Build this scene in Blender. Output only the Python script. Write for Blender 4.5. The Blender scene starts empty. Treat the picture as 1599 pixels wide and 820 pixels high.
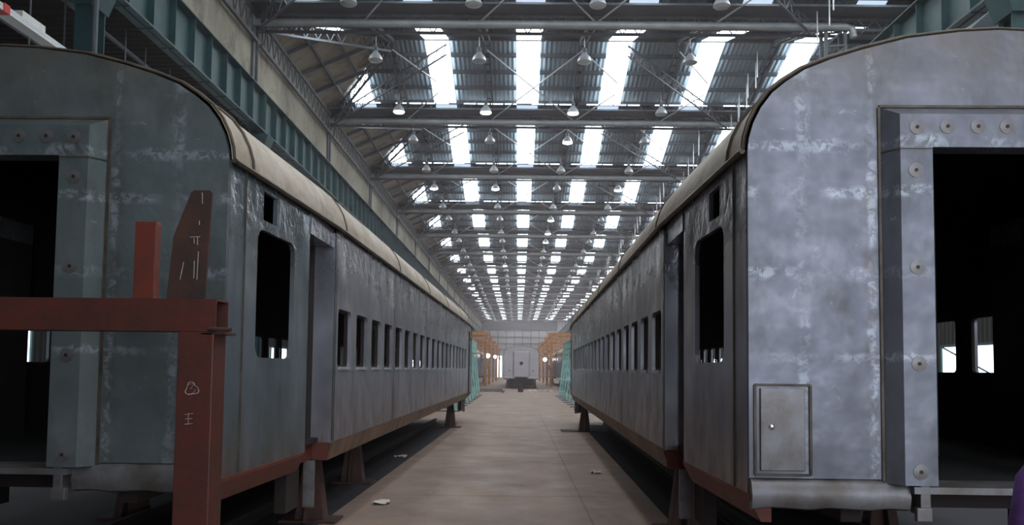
import bpy, bmesh, math, random
from mathutils import Vector, Matrix, Euler
random.seed(7)
SC = bpy.context.scene
COL = SC.collection
PI = math.pi

# ------------------------------------------------------------------ camera, world, lights
F_PX = 1300.0
cd = bpy.data.cameras.new('camera'); cam = bpy.data.objects.new('camera', cd); COL.objects.link(cam)
SC.camera = cam
cd.sensor_width = 36.0; cd.lens = F_PX/1599*36.0
cd.shift_y = 92.5/1599; cd.clip_start = 0.05; cd.clip_end = 600
EYE = 1.70
fwd_pitch = math.atan(74.5/F_PX); yaw = math.radians(0.46); roll = math.radians(0.65)
cam.matrix_world = (Matrix.Translation((0, 0, EYE)) @ Matrix.Rotation(yaw, 4, 'Z')
                    @ Matrix.Rotation(PI/2 + fwd_pitch, 4, 'X') @ Matrix.Rotation(roll, 4, 'Z'))
SC.view_settings.view_transform = 'Standard'; SC.view_settings.look = 'None'
SC.view_settings.gamma = 1; SC.view_settings.use_curve_mapping = False
SC.view_settings.exposure = 0.72
SKYLIGHT = 5.0          # daylight behind the translucent roof sheets
HAZE = 0.0022           # thin dust in the air
SIDELIGHT = 1.6         # daylight in the side openings
world = bpy.data.worlds.new('world'); SC.world = world; world.use_nodes = True
bg = world.node_tree.nodes['Background']; bg.inputs[0].default_value = (0.62, 0.78, 1.0, 1); bg.inputs[1].default_value = 0.6

def area(name, loc, rot, sx, sy, power, color):
    l = bpy.data.lights.new(name, 'AREA'); l.shape = 'RECTANGLE'; l.size = sx; l.size_y = sy
    l.energy = power; l.color = color
    o = bpy.data.objects.new(name, l); COL.objects.link(o); o.location = loc; o.rotation_euler = rot
    return o
# added area light at an unseen doorway behind the camera, for the coach ends
dl = area('rear_fill_light', (5.2, -7.6, 4.2), (math.radians(100), 0, math.radians(-2)), 7.5, 6.5, 310, (0.86, 0.92, 1.0))

dl.data.spread = math.radians(110)
# ------------------------------------------------------------------ node helpers
def lin(r, g, b):
    f = lambda c: ((c/255+0.055)/1.055)**2.4 if c > 10 else c/255/12.92
    return (f(r), f(g), f(b), 1.0)
class NT:
    def __init__(s, name):
        s.m = bpy.data.materials.new(name); s.m.use_nodes = True
        s.t = s.m.node_tree; s.b = s.t.nodes['Principled BSDF']; s._c = None
    def n(s, typ, **k):
        nd = s.t.nodes.new(typ)
        for a, v in k.items(): setattr(nd, a, v)
        return nd
    def link(s, a, b): s.t.links.new(a, b)
    def coord(s):
        if s._c is None: s._c = s.n('ShaderNodeTexCoord').outputs['Object']
        return s._c
    def mapping(s, scale):
        m = s.n('ShaderNodeMapping'); s.link(s.coord(), m.inputs[0]); m.inputs['Scale'].default_value = scale
        return m.outputs[0]
    def noise(s, scale, detail=3, rough=0.6, vec=None, dist=0.0):
        n = s.n('ShaderNodeTexNoise'); s.link(vec or s.coord(), n.inputs['Vector'])
        n.inputs['Scale'].default_value = scale; n.inputs['Detail'].default_value = detail
        n.inputs['Roughness'].default_value = rough; n.inputs['Distortion'].default_value = dist
        return n.outputs['Fac']
    def ramp(s, fac, stops):
        r = s.n('ShaderNodeValToRGB'); s.link(fac, r.inputs[0])
        e = r.color_ramp.elements
        while len(e) < len(stops): e.new(0.5)
        for i, (p, c) in enumerate(stops):
            e[i].position = p; e[i].color = c if not isinstance(c, (int, float)) else (c, c, c, 1)
        return r.outputs[0]
    def math(s, op, a, b=None, c=None):
        m = s.n('ShaderNodeMath', operation=op)
        for i, v in enumerate((a, b, c)):
            if v is None: continue
            if isinstance(v, (int, float)): m.inputs[i].default_value = v
            else: s.link(v, m.inputs[i])
        return m.outputs[0]
    def mix(s, fac, a, b, blend='MIX'):
        m = s.n('ShaderNodeMix', data_type='RGBA', blend_type=blend)
        if isinstance(fac, (int, float)): m.inputs[0].default_value = fac
        else: s.link(fac, m.inputs[0])
        for i, v in ((6, a), (7, b)):
            if isinstance(v, tuple): m.inputs[i].default_value = v
            else: s.link(v, m.inputs[i])
        return m.outputs[2]
    def xyz(s):
        x = s.n('ShaderNodeSeparateXYZ'); s.link(s.coord(), x.inputs[0]); return x.outputs
    def bump(s, h, strength=0.3, dist=0.02):
        b = s.n('ShaderNodeBump'); s.link(h, b.inputs['Height'])
        b.inputs['Strength'].default_value = strength; b.inputs['Distance'].default_value = dist
        s.link(b.outputs[0], s.b.inputs['Normal'])
    def base(s, c):
        if isinstance(c, tuple): s.b.inputs['Base Color'].default_value = c
        else: s.link(c, s.b.inputs['Base Color'])
    def pr(s, rough=0.6, metal=0.0):
        if isinstance(rough, (int, float)): s.b.inputs['Roughness'].default_value = rough
        else: s.link(rough, s.b.inputs['Roughness'])
        s.b.inputs['Metallic'].default_value = metal
    def band(s, v, centre, half, n=None):      # 1 near a line at |v|==centre
        d = s.math('ABSOLUTE', s.math('SUBTRACT', v, centre))
        r = s.n('ShaderNodeMapRange'); s.link(d, r.inputs[0])
        r.inputs['From Min'].default_value = half*0.4; r.inputs['From Max'].default_value = half
        r.inputs['To Min'].default_value = 1; r.inputs['To Max'].default_value = 0
        return r.outputs[0]

def plain(name, c, rough=0.7, metal=0.0, var=0.25, scale=3.0, c2=None, bump=0.0):
    m = NT(name)
    f = m.ramp(m.noise(scale, 4, 0.65), [(0.35, 0.0), (0.68, 1.0)])
    c2 = c2 or tuple(list(x*(1-var) for x in c[:3])+[1])
    m.base(m.mix(f, c, c2)); m.pr(rough, metal)
    if bump: m.bump(m.noise(scale*6, 3), bump, 0.01)
    return m.m
def emit(name, c, s):
    m = NT(name); m.base((0.8, 0.8, 0.8, 1)); m.b.inputs['Emission Color'].default_value = c
    m.b.inputs['Emission Strength'].default_value = s; m.pr(0.5)
    return m.m

def steel_end(ca=lin(107, 108, 118), cb=lin(119, 120, 129)):
    m = NT('ground_steel_end'); x, y, z = m.xyz(); ax = m.math('ABSOLUTE', x)
    c = m.mix(m.ramp(m.noise(1.3, 4, 0.6, dist=0.6), [(0.35, 0.), (0.65, 1.)]), ca, cb)
    c = m.mix(m.ramp(m.noise(2.2, 5, 0.7, vec=m.mapping((1, 1, .5))), [(0.52, 0.), (0.7, .8)]), c, lin(88, 90, 88))
    wob = m.math('MULTIPLY', m.math('SUBTRACT', m.noise(5, 3), 0.5), 0.10)
    axw = m.math('ADD', ax, wob); zw = m.math('ADD', z, wob)
    bands = [m.band(axw, 1.20, 0.05), m.band(zw, 3.08, 0.045), m.band(zw, 2.79, 0.045), m.band(zw, 2.30, 0.05), m.band(zw, 1.79, 0.035), m.band(axw, 0.79, 0.03)]
    s = bands[0]
    for b in bands[1:]: s = m.math('MAXIMUM', s, b)
    g = m.math('MULTIPLY', m.ramp(m.noise(13, 5, 0.75, dist=.8), [(0.46, 0.), (0.56, 1.)]), m.ramp(m.noise(2.3, 2), [(0.40, .1), (0.56, 1.)]))
    c = m.mix(m.math('MULTIPLY', m.math('MULTIPLY', s, g), 0.55), c, lin(176, 182, 190))
    blobs = m.ramp(m.noise(6.5, 3, 0.55, dist=1.2), [(0.67, 0.), (0.72, .35)])
    c = m.mix(blobs, c, lin(168, 174, 180))
    rust = m.math('MULTIPLY', m.band(axw, 0.80, 0.055), m.ramp(m.noise(7, 4), [(0.48, 0.), (0.65, .5)]))
    c = m.mix(rust, c, lin(92, 80, 68))
    up = m.n('ShaderNodeMapRange'); m.link(z, up.inputs[0]); up.inputs['From Min'].default_value = 3.3; up.inputs['From Max'].default_value = 3.85
    c = m.mix(m.math('MULTIPLY', up.outputs[0], m.ramp(m.noise(3, 4), [(0.35, .1), (0.65, .7)])), c, lin(110, 98, 82))
    m.base(c); m.pr(m.ramp(m.noise(4), [(0.3, .42), (0.7, .62)]), 0.55)
    m.bump(m.noise(3.0, 3, 0.5), 0.35, 0.05)
    return m.m
def steel_side(ca=lin(134, 134, 145), cb=lin(162, 160, 168)):
    m = NT('ground_steel_side'); x, y, z = m.xyz()
    c = m.mix(m.ramp(m.noise(1.1, 4, 0.6, vec=m.mapping((1, 1.6, .5))), [(0.35, 0.), (0.65, 1.)]), ca, cb)
    st = m.noise(3.0, 4, 0.7, vec=m.mapping((1, 1.7, .28)))
    c = m.mix(m.ramp(st, [(0.5, 0.), (0.75, .5)]), c, lin(110, 98, 92))
    lowr = m.n('ShaderNodeMapRange'); m.link(z, lowr.inputs[0]); lowr.inputs['From Min'].default_value = 1.5; lowr.inputs['From Max'].default_value = 0.95
    c = m.mix(m.math('MULTIPLY', lowr.outputs[0], m.ramp(m.noise(5, 4, vec=m.mapping((1, 1, .4))), [(0.4, .15), (0.65, .8)])), c, lin(108, 86, 68))
    sv = m.math('ABSOLUTE', m.math('SUBTRACT', m.math('MODULO', m.math('ADD', y, 0.0), 3.48), 2.70))
    seam = m.math('LESS_THAN', sv, 0.03)
    c = m.mix(m.math('MULTIPLY', seam, 0.8), c, lin(40, 34, 30))
    hi = m.n('ShaderNodeMapRange'); m.link(z, hi.inputs[0]); hi.inputs['From Min'].default_value = 2.3; hi.inputs['From Max'].default_value = 2.7
    rg = m.math('SUBTRACT', m.ramp(m.noise(2.2), [(0.3, .30), (0.7, .50)]), m.math('MULTIPLY', hi.outputs[0], .17))
    m.base(c); m.pr(rg, 0.62)
    b1 = m.math('ADD', m.noise(2.2, 1, 0.4), m.math('MULTIPLY', m.math('MULTIPLY', m.noise(9, 2, .5, dist=1.0), hi.outputs[0]), .24))
    m.bump(b1, 0.45, 0.07)
    return m.m
def roof_paint():
    m = NT('weathered_cream_roof'); x, y, z = m.xyz()
    c = m.mix(m.ramp(m.noise(1.5, 5, 0.7, vec=m.mapping((1, 1, 2))), [(0.35, 0.), (0.65, 1.)]), lin(178, 166, 148), lin(140, 122, 100))
    c = m.mix(m.ramp(m.noise(4, 5, 0.75, vec=m.mapping((.6, 2.2, .6))), [(0.55, 0.), (0.72, .8)]), c, lin(92, 70, 52))
    m.base(c); m.pr(0.55, 0.0); m.bump(m.noise(3, 3), 0.3, 0.03)
    return m.m
def corrugated(name, c1, c2, period, axis, rough=0.6, metal=0.2, stain=None):
    m = NT(name); x, y, z = m.xyz(); v = (x, y, z)[axis]
    w = m.math('SINE', m.math('MULTIPLY', v, 2*PI/period))
    c = m.mix(m.ramp(m.noise(0.35, 4, 0.6), [(0.35, 0.), (0.65, 1.)]), c1, c2)
    if stain: c = m.mix(m.ramp(m.noise(0.8, 6, 0.75, dist=.5), [(0.48, 0.), (0.68, .85)]), c, stain)
    m.base(c); m.pr(rough, metal); m.bump(w, 0.6, 0.03)
    return m.m
def concrete():
    m = NT('dusty_concrete'); x, y, z = m.xyz()
    c = m.mix(m.ramp(m.noise(0.5, 6, 0.65), [(0.35, 0.), (0.65, 1.)]), lin(140, 116, 102), lin(116, 96, 86))
    c = m.mix(m.ramp(m.noise(0.9, 6, 0.75, vec=m.mapping((1.5, .35, 1))), [(0.55, 0.), (0.72, .6)]), c, lin(86, 74, 66))
    c = m.mix(m.ramp(m.noise(2.5, 6, 0.8, dist=.8), [(0.58, 0.), (0.7, .4)]), c, lin(150, 136, 124))
    j = m.math('LESS_THAN', m.math('ABSOLUTE', m.math('SUBTRACT', m.math('MODULO', m.math('ADD', y, 30.3), 4.9), 2.4)), 0.018)
    j2 = m.math('LESS_THAN', m.math('ABSOLUTE', m.math('SUBTRACT', m.math('MODULO', m.math('ADD', x, 40.35), 3.3), 1.6)), 0.012)
    c = m.mix(m.math('MULTIPLY', m.math('MAXIMUM', j, j2), 0.55), c, lin(70, 62, 56))
    m.base(c); m.pr(m.ramp(m.noise(1.4, 5), [(0.3, .55), (0.7, .85)]), 0.0); m.bump(m.noise(8, 5), 0.15, 0.01)
    return m.m

M = dict(
    end=steel_end(), endshade=steel_end(lin(98, 108, 108), lin(112, 120, 120)), sideshade=steel_side(lin(108, 120, 128), lin(134, 142, 148)), side=steel_side(), roof=roof_paint(), floor=concrete(),  # left-coach copies carry its dimmer, greener light in the steel colour
    trim=plain('brushed_grey_steel', lin(128, 126, 130), 0.5, 0.6, 0.3, 4.0, lin(98, 90, 82)),
    trimdark=plain('brown_grey_edge', lin(96, 86, 74), 0.6, 0.3, 0.3, 5.0, lin(62, 52, 44)),
    red=plain('red_oxide_primer', lin(108, 44, 30), 0.55, 0.0, 0.3, 4.0, lin(78, 40, 30), 0.15),
    redpost=plain('red_oxide_on_steel_tube', lin(92, 42, 32), 0.5, 0.1, 0.3, 5.0, lin(72, 42, 34), 0.15),
    sole=plain('rusty_brown_solebar', lin(128, 104, 80), 0.65, 0.1, 0.3, 3.0, lin(72, 50, 36), 0.2),
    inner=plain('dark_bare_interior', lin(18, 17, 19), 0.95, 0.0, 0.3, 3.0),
    under=plain('dark_underframe_steel', lin(44, 34, 30), 0.8, 0.1, 0.3, 3.0),
    blueroof=corrugated('blue_grey_roof_sheet', lin(120, 138, 150), lin(98, 116, 128), 0.17, 0),
    beige=corrugated('stained_beige_sheet', lin(150, 145, 130), lin(118, 113, 100), 0.5, 1, 0.7, 0.0, lin(76, 66, 55)),
    aisle=corrugated('dark_side_sheet', lin(13, 15, 17), lin(9, 11, 12), 0.3, 1, 0.8, 0.0),  # near-black colour stands in for the unlit side aisles
    endwall=plain('pale_end_wall_sheet', lin(170, 164, 168), 0.7, 0.0, 0.15, .3),
    teal=plain('teal_girder_paint', lin(44, 78, 80), 0.5, 0.1, 0.3, 1.5, lin(32, 60, 63)),
    tealpale=plain('turquoise_jig_paint', lin(146, 200, 196), 0.6, 0.0, 0.2, 2.0),
    truss=plain('grey_truss_steel', lin(86, 94, 100), 0.6, 0.2, 0.3, 3.0),
    purlin=plain('dark_purlin_steel', lin(62, 72, 80), 0.6, 0.2, 0.3, 3.0),
    pipe=plain('pale_grey_pipe_paint', lin(150, 158, 162), 0.45, 0.2, 0.3, 2.0),
    rod=plain('pale_tie_rod_steel', lin(176, 182, 186), 0.4, 0.3, 0.2, 2.0),
    orange=plain('orange_gantry_paint', lin(190, 130, 62), 0.6, 0.0, 0.25, 2.0, lin(150, 90, 48)),
    black=plain('black_steel', lin(22, 20, 20), 0.6, 0.0, 0.2, 3.0),
    sky=emit('daylit_translucent_sheet', (0.93, 0.97, 1.0, 1), SKYLIGHT),
    sidewin=emit('daylit_side_opening', (0.80, 0.92, 1.0, 1), SIDELIGHT),
    lamp=plain('spun_aluminium_shade', lin(160, 165, 170), 0.35, 0.3, 0.1, 5.0),
    lamplit=emit('lit_lamp_glass', (1, 0.98, 0.94, 1), 6.0),
    glass=plain('dull_lamp_glass', lin(150, 156, 160), 0.3, 0.0, 0.1),
    white=plain('white_enamel', lin(205, 206, 200), 0.5, 0.0, 0.15, 4.0),
    redtape=plain('red_tape', lin(190, 40, 30), 0.6),
    rust=plain('dark_rusty_plate', lin(74, 46, 36), 0.7, 0.1, 0.3, 6.0, lin(52, 38, 34), .2),
    chalk=plain('white_chalk', lin(190, 176, 168), 0.9),
    knob=plain('bright_latch_metal', lin(220, 220, 220), 0.2, 0.9, .1),
    paper=plain('crumpled_pale_paper', lin(206, 196, 184), 0.9, 0, .2, 20),
    blockwood=plain('weathered_timber', lin(96, 80, 66), 0.9, 0, .3, 6),
    skylitsteel=plain('skylit_pale_steel', lin(190, 186, 194), 0.6, 0.0, .12, 1.0),  # skylight falling on the far coach's end, put into a paler colour
    floorshade=plain('painted_shade_concrete', lin(46, 44, 52), 0.8, 0.0, .35, 1.5),
    purple=plain('purple_cloth', lin(92, 52, 118), 0.9, 0, .35, 14, lin(60, 34, 84)),
    skin=plain('brown_skin', lin(128, 86, 62), 0.6, 0, .1), hair=plain('black_hair', lin(18, 15, 14), 0.6),
    trouser=plain('dark_trouser_cloth', lin(40, 38, 46), 0.9),
)

# ------------------------------------------------------------------ mesh helpers
class MB:
    def __init__(s): s.bm = bmesh.new()
    def vs(s, pts): return [s.bm.verts.new(p) for p in pts]
    def face(s, pts):
        try: return s.bm.faces.new(s.vs(pts))
        except ValueError: return None
    def box(s, x0, x1, y0, y1, z0, z1):
        v = s.vs([(x, y, z) for z in (z0, z1) for x, y in ((x0, y0), (x1, y0), (x1, y1), (x0, y1))])
        for f in ((3, 2, 1, 0), (4, 5, 6, 7), (0, 1, 5, 4), (1, 2, 6, 5), (2, 3, 7, 6), (3, 0, 4, 7)):
            s.bm.faces.new([v[i] for i in f])
        return s
    def bar(s, a, b, w, h=None, up=(0, 0, 1)):
        a, b = Vector(a), Vector(b); h = h or w
        d = (b-a).normalized(); u = Vector(up)
        if abs(d.dot(u)) > 0.98: u = Vector((0, 1, 0))
        r = d.cross(u).normalized(); u = r.cross(d).normalized()
        v = s.vs([p + r*sx*w/2 + u*sy*h/2 for p in (a, b) for sx, sy in ((-1, -1), (1, -1), (1, 1), (-1, 1))])
        for f in ((3, 2, 1, 0), (4, 5, 6, 7), (0, 1, 5, 4), (1, 2, 6, 5), (2, 3, 7, 6), (3, 0, 4, 7)):
            s.bm.faces.new([v[i] for i in f])
        return s
    def tube(s, pts, r, n=8, closed=False, cap=True):
        pts = [Vector(p) for p in pts]; rings = []; N = len(pts)
        prev = None
        for i, p in enumerate(pts):
            a = pts[(i-1) % N] if (closed or i > 0) else p
            b = pts[(i+1) % N] if (closed or i < N-1) else p
            d = (b-a).normalized()
            if prev is None:
                u = Vector((0, 0, 1)) if abs(d.z) < 0.9 else Vector((0, 1, 0))
            else: u = prev
            rr = d.cross(u).normalized(); u = rr.cross(d).normalized(); prev = u
            R = r[i] if isinstance(r, (list, tuple)) else r
            rings.append(s.vs([p + (rr*math.cos(2*PI*k/n) + u*math.sin(2*PI*k/n))*R for k in range(n)]))
        for i in range(N if closed else N-1):
            A, B = rings[i], rings[(i+1) % N]
            for k in range(n): s.bm.faces.new([A[k], A[(k+1) % n], B[(k+1) % n], B[k]])
        if cap and not closed:
            s.bm.faces.new(rings[0][::-1]); s.bm.faces.new(rings[-1])
        return s
    def loft(s, rings, cap=True):
        R = [s.vs(r) for r in rings]; n = len(R[0])
        for A, B in zip(R, R[1:]):
            for k in range(n): s.bm.faces.new([A[k], A[(k+1) % n], B[(k+1) % n], B[k]])
        if cap: s.bm.faces.new(R[0][::-1]); s.bm.faces.new(R[-1])
        return s
    def lathe(s, prof, c, n=16):
        rings = [[(c[0]+r*math.cos(2*PI*k/n), c[1]+r*math.sin(2*PI*k/n), c[2]+z) for k in range(n)] for r, z in prof]
        return s.loft(rings, True)
    def prism(s, poly, to3, t):         # poly in 2D, to3(u,v,w) -> 3D, thickness t
        A = s.vs([to3(u, v, 0) for u, v in poly]); B = s.vs([to3(u, v, t) for u, v in poly])
        s.bm.faces.new(A); s.bm.faces.new(B[::-1]); n = len(poly)
        for i in range(n): s.bm.faces.new([A[i], B[i], B[(i+1) % n], A[(i+1) % n]])
        return s
    def holecell(s, u0, u1, v0, v1, hole, to3, t, n=5):
        """a flat cell with a rounded hole, thickness t, in one piece"""
        h0, h1, k0, k1, r = hole
        ip, op = [], []
        for cx, cy, a0, cu, cv in ((h1-r, k1-r, 0, u1, v1), (h0+r, k1-r, 90, u0, v1), (h0+r, k0+r, 180, u0, v0), (h1-r, k0+r, 270, u1, v0)):
            for i in range(n):
                a = math.radians(a0 + 90*i/(n-1)); p = (cx+r*math.cos(a), cy+r*math.sin(a)); ip.append(p)
                if i == 0: op.append((cu, p[1]) if a0 in (0, 180) else (p[0], cv))
                elif i == n-1: op.append((p[0], cv) if a0 in (0, 180) else (cu, p[1]))
                else: op.append((cu, cv))
        N = len(ip)
        fi = s.vs([to3(u, v, 0) for u, v in ip]); fo = s.vs([to3(u, v, 0) for u, v in op])
        bi = s.vs([to3(u, v, t) for u, v in ip]); bo = s.vs([to3(u, v, t) for u, v in op])
        for i in range(N):
            j = (i+1) % N
            s.bm.faces.new([fi[i], fo[i], fo[j], fi[j]]); f = s.bm.faces.new([bi[j], bo[j], bo[i], bi[i]]); f.material_index = 1
            s.bm.faces.new([fi[j], bi[j], bi[i], fi[i]])
        return s
    def build(s, name, mats, parent=None, bevel=0, smooth=False, recalc=True):
        bmesh.ops.remove_doubles(s.bm, verts=s.bm.verts, dist=1e-5)
        bad = [f for f in s.bm.faces if f.calc_area() < 1e-10]
        if bad: bmesh.ops.delete(s.bm, geom=bad, context='FACES')
        if recalc: bmesh.ops.recalc_face_normals(s.bm, faces=s.bm.faces)
        if bevel:
            ed = [e for e in s.bm.edges if len(e.link_faces) == 2 and e.calc_face_angle(0) > 0.6]
            bmesh.ops.bevel(s.bm, geom=ed, offset=bevel, segments=2, affect='EDGES', profile=0.6, clamp_overlap=True)
        me = bpy.data.meshes.new(name); s.bm.to_mesh(me); s.bm.free()
        for m in (mats if isinstance(mats, (list, tuple)) else [mats]): me.materials.append(m)
        if smooth:
            for p in me.polygons: p.use_smooth = True
            try: me.set_sharp_from_angle(angle=math.radians(40))
            except Exception: pass
        o = bpy.data.objects.new(name, me); COL.objects.link(o); o.parent = parent
        return o
def thing(name, label, cat, loc=(0, 0, 0), rz=0, group=None):
    o = bpy.data.objects.new(name, None); COL.objects.link(o); o.location = loc; o.rotation_euler.z = rz
    return tag(o, label, cat, group)
def tag(o, label, cat, group=None):
    o['label'] = label; o['category'] = cat
    if group: o['group'] = group
    return o
def struct(o): o['kind'] = 'structure'; return o
def copy_tree(o, parent=None, skip=()):
    c = o.copy(); COL.objects.link(c); c.parent = parent
    for ch in list(o.children):
        if ch.name.split('.')[0] in skip: continue
        copy_tree(ch, c, skip)
    return c
ORD = ['first', 'second', 'third', 'fourth', 'fifth', 'sixth', 'seventh', 'eighth', 'ninth', 'tenth', 'eleventh', 'twelfth',
       'thirteenth', 'fourteenth', 'fifteenth', 'sixteenth', 'seventeenth', 'eighteenth', 'nineteenth', 'twentieth', 'twenty-first']

# ------------------------------------------------------------------ the shed
B = 9.75; T0 = 4.8; NB0, NB1 = -1, 18
TY = lambda k: T0 + B*k
Y0, Y1 = TY(NB0), TY(NB1)
XR = 17.0; XL = -7.9; XH = -4.7; ZV, ZR = 12.25, 13.65
fl = MB().box(-14.2, XR+.2, -9, Y1+1, -.2, 0); fo = struct(fl.build('floor', M['floor']))
# side walls
struct(MB().box(-14.2, -14, -9, Y1+1, 0, 10).build('wall_left', M['aisle']))
struct(MB().box(XR, XR+.2, -9, Y1+1, 0, 14).build('wall_right', M['aisle']))
struct(MB().box(-14.2, XL-.15, Y0, Y1, 9.95, 10.1).build('ceiling', M['aisle']))
struct(MB().box(XL-.22, XL-.10, Y0, Y1, 9.7, ZV+.03).build('wall_upper_left', M['beige']))
bw = MB(); bw.box(-14.2, .5, -8.2, -8, 0, 13.8); bw.box(9, XR+.2, -8.2, -8, 0, 13.8); bw.box(.5, 9, -8.2, -8, 7.6, 13.8)
struct(bw.build('wall_back_unseen', M['aisle']))  # unseen, added with a right-hand opening to keep the left coach dimmer
struct(MB().box(-14.2, XR+.2, -8.2, Y0, 13.7, 13.8).build('ceiling', M['aisle']))
# end wall with its framing
ew = MB().box(-14.2, XR+.2, Y1, Y1+.2, 0, 14)
ewo = struct(ew.build('wall_far', M['endwall']))
fr = MB()
for x in [-8+1.78*i for i in range(10)]: fr.box(x-.09, x+.09, Y1-.15, Y1-.003, 0, 12)
for z in (4.5, 5.9, 7.3, 8.7, 10.2): fr.box(-8.2, 8.4, Y1-.2, Y1-.003, z-.07, z+.07)
fro = fr.build('wall_frame', M['truss'], ewo)
MB().box(-8.2, 8.4, Y1-.25, Y1-.21, 10.3, 12.4).build('header_sheet', M['truss'], ewo)
# side openings full of daylight, and the tall open doorway in the far wall
do = struct(MB().box(-4.5, -3.5, Y1-.26, Y1-.22, 0, 4.6).build('door_1', M['sidewin']))
MB().bar((-3.45, Y1-.24, 0), (-3.45, Y1-.24, 4.6), .1).build('door_frame', M['truss'], do)
nw = 1
for k in range(-1, 18):
    for (xx, s) in ((-13.995, 1), (XR-.005, -1)):
        a = TY(k)+3.0
        o = MB().box(min(xx, xx+s*.02), max(xx, xx+s*.02), a, a+6.2, 0.9, 2.8).build('window_%d' % nw, M['sidewin']); struct(o); nw += 1
        f = MB()
        for yy in (a, a+2.07, a+4.13, a+6.2): f.box(min(xx+s*.02, xx+s*.08), max(xx+s*.02, xx+s*.08), yy-.05, yy+.05, .85, 2.85)
        for zz in (.88, 2.82): f.box(min(xx+s*.02, xx+s*.08), max(xx+s*.02, xx+s*.08), a, a+6.2, zz-.05, zz+.05)
        f.bar((xx+s*.05, a, .9), (xx+s*.05, a+6.2, 2.8), .05)
        f.build('window_frame', M['teal'], o)

# dusty air filling the shed
hz = bpy.data.materials.new('dusty_haze'); hz.use_nodes = True
ht = hz.node_tree; ht.nodes.remove(ht.nodes['Principled BSDF'])
hv = ht.nodes.new('ShaderNodeVolumeScatter'); hv.inputs['Density'].default_value = HAZE; hv.inputs['Color'].default_value = (1.0, .86, .88, 1); hv.inputs['Anisotropy'].default_value = .2
ht.links.new(hv.outputs[0], ht.nodes['Material Output'].inputs['Volume'])
hb = MB().box(XL+.4, 8.4, 6, Y1-.3, .05, 13.9).build('dusty_haze', hz); hb['kind'] = 'stuff'; hb['label'] = 'thin pale dusty haze hanging in the long shed'; hb['category'] = 'haze'

SKX = [.25+3.3*i for i in range(-2, 5)]; SW = .43
def yh(x): return B/2 if x >= XH else (x-XL)/(XH-XL)*B/2
def zroof(y): return ZV + (ZR-ZV)*(1-abs(y-B/2)/(B/2))
def strip(mb, a, b, t=0.03, cut=(0, 0), drop=0.0):
    for s in (0, 1):
        q = [(a, min(cut[s], yh(a))), (b, min(cut[s], yh(b))), (b, yh(b)), (a, yh(a))]
        if q[0][1] >= yh(a) and q[1][1] >= yh(b)-1e-4: continue
        if a > XL and q[0][1] >= yh(a): q = [(a+(b-a)*(cut[s]-yh(a))/(yh(b)-yh(a)), cut[s])] + q[1:3]
        P = [(x, (y if s == 0 else B-y), 0) for x, y in q]
        P = [(x, y, zroof(y)-drop) for x, y, _ in P]
        if a <= XL+1e-6: P = P[:3]
        Q = [(x, y, z+t) for x, y, z in P]
        n = len(P); A = mb.vs(P); C = mb.vs(Q); mb.bm.faces.new(A); mb.bm.faces.new(C[::-1])
        for i in range(n): mb.bm.faces.new([A[i], C[i], C[(i+1) % n], A[(i+1) % n]])
def lattice(mb, a, b, depth, pitch, ch=.06, wb=.025, down=Vector((0, 0, -1))):
    a, b = Vector(a), Vector(b); L = (b-a).length; n = max(2, int(L/pitch)); d = down*depth
    mb.bar(a, b, ch); mb.bar(a+d, b+d, ch)
    for i in range(n):
        p = a.lerp(b, i/n); q = a.lerp(b, (i+.5)/n); r = a.lerp(b, (i+1)/n)
        mb.bar(p, q+d, wb); mb.bar(q+d, r, wb)
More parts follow.
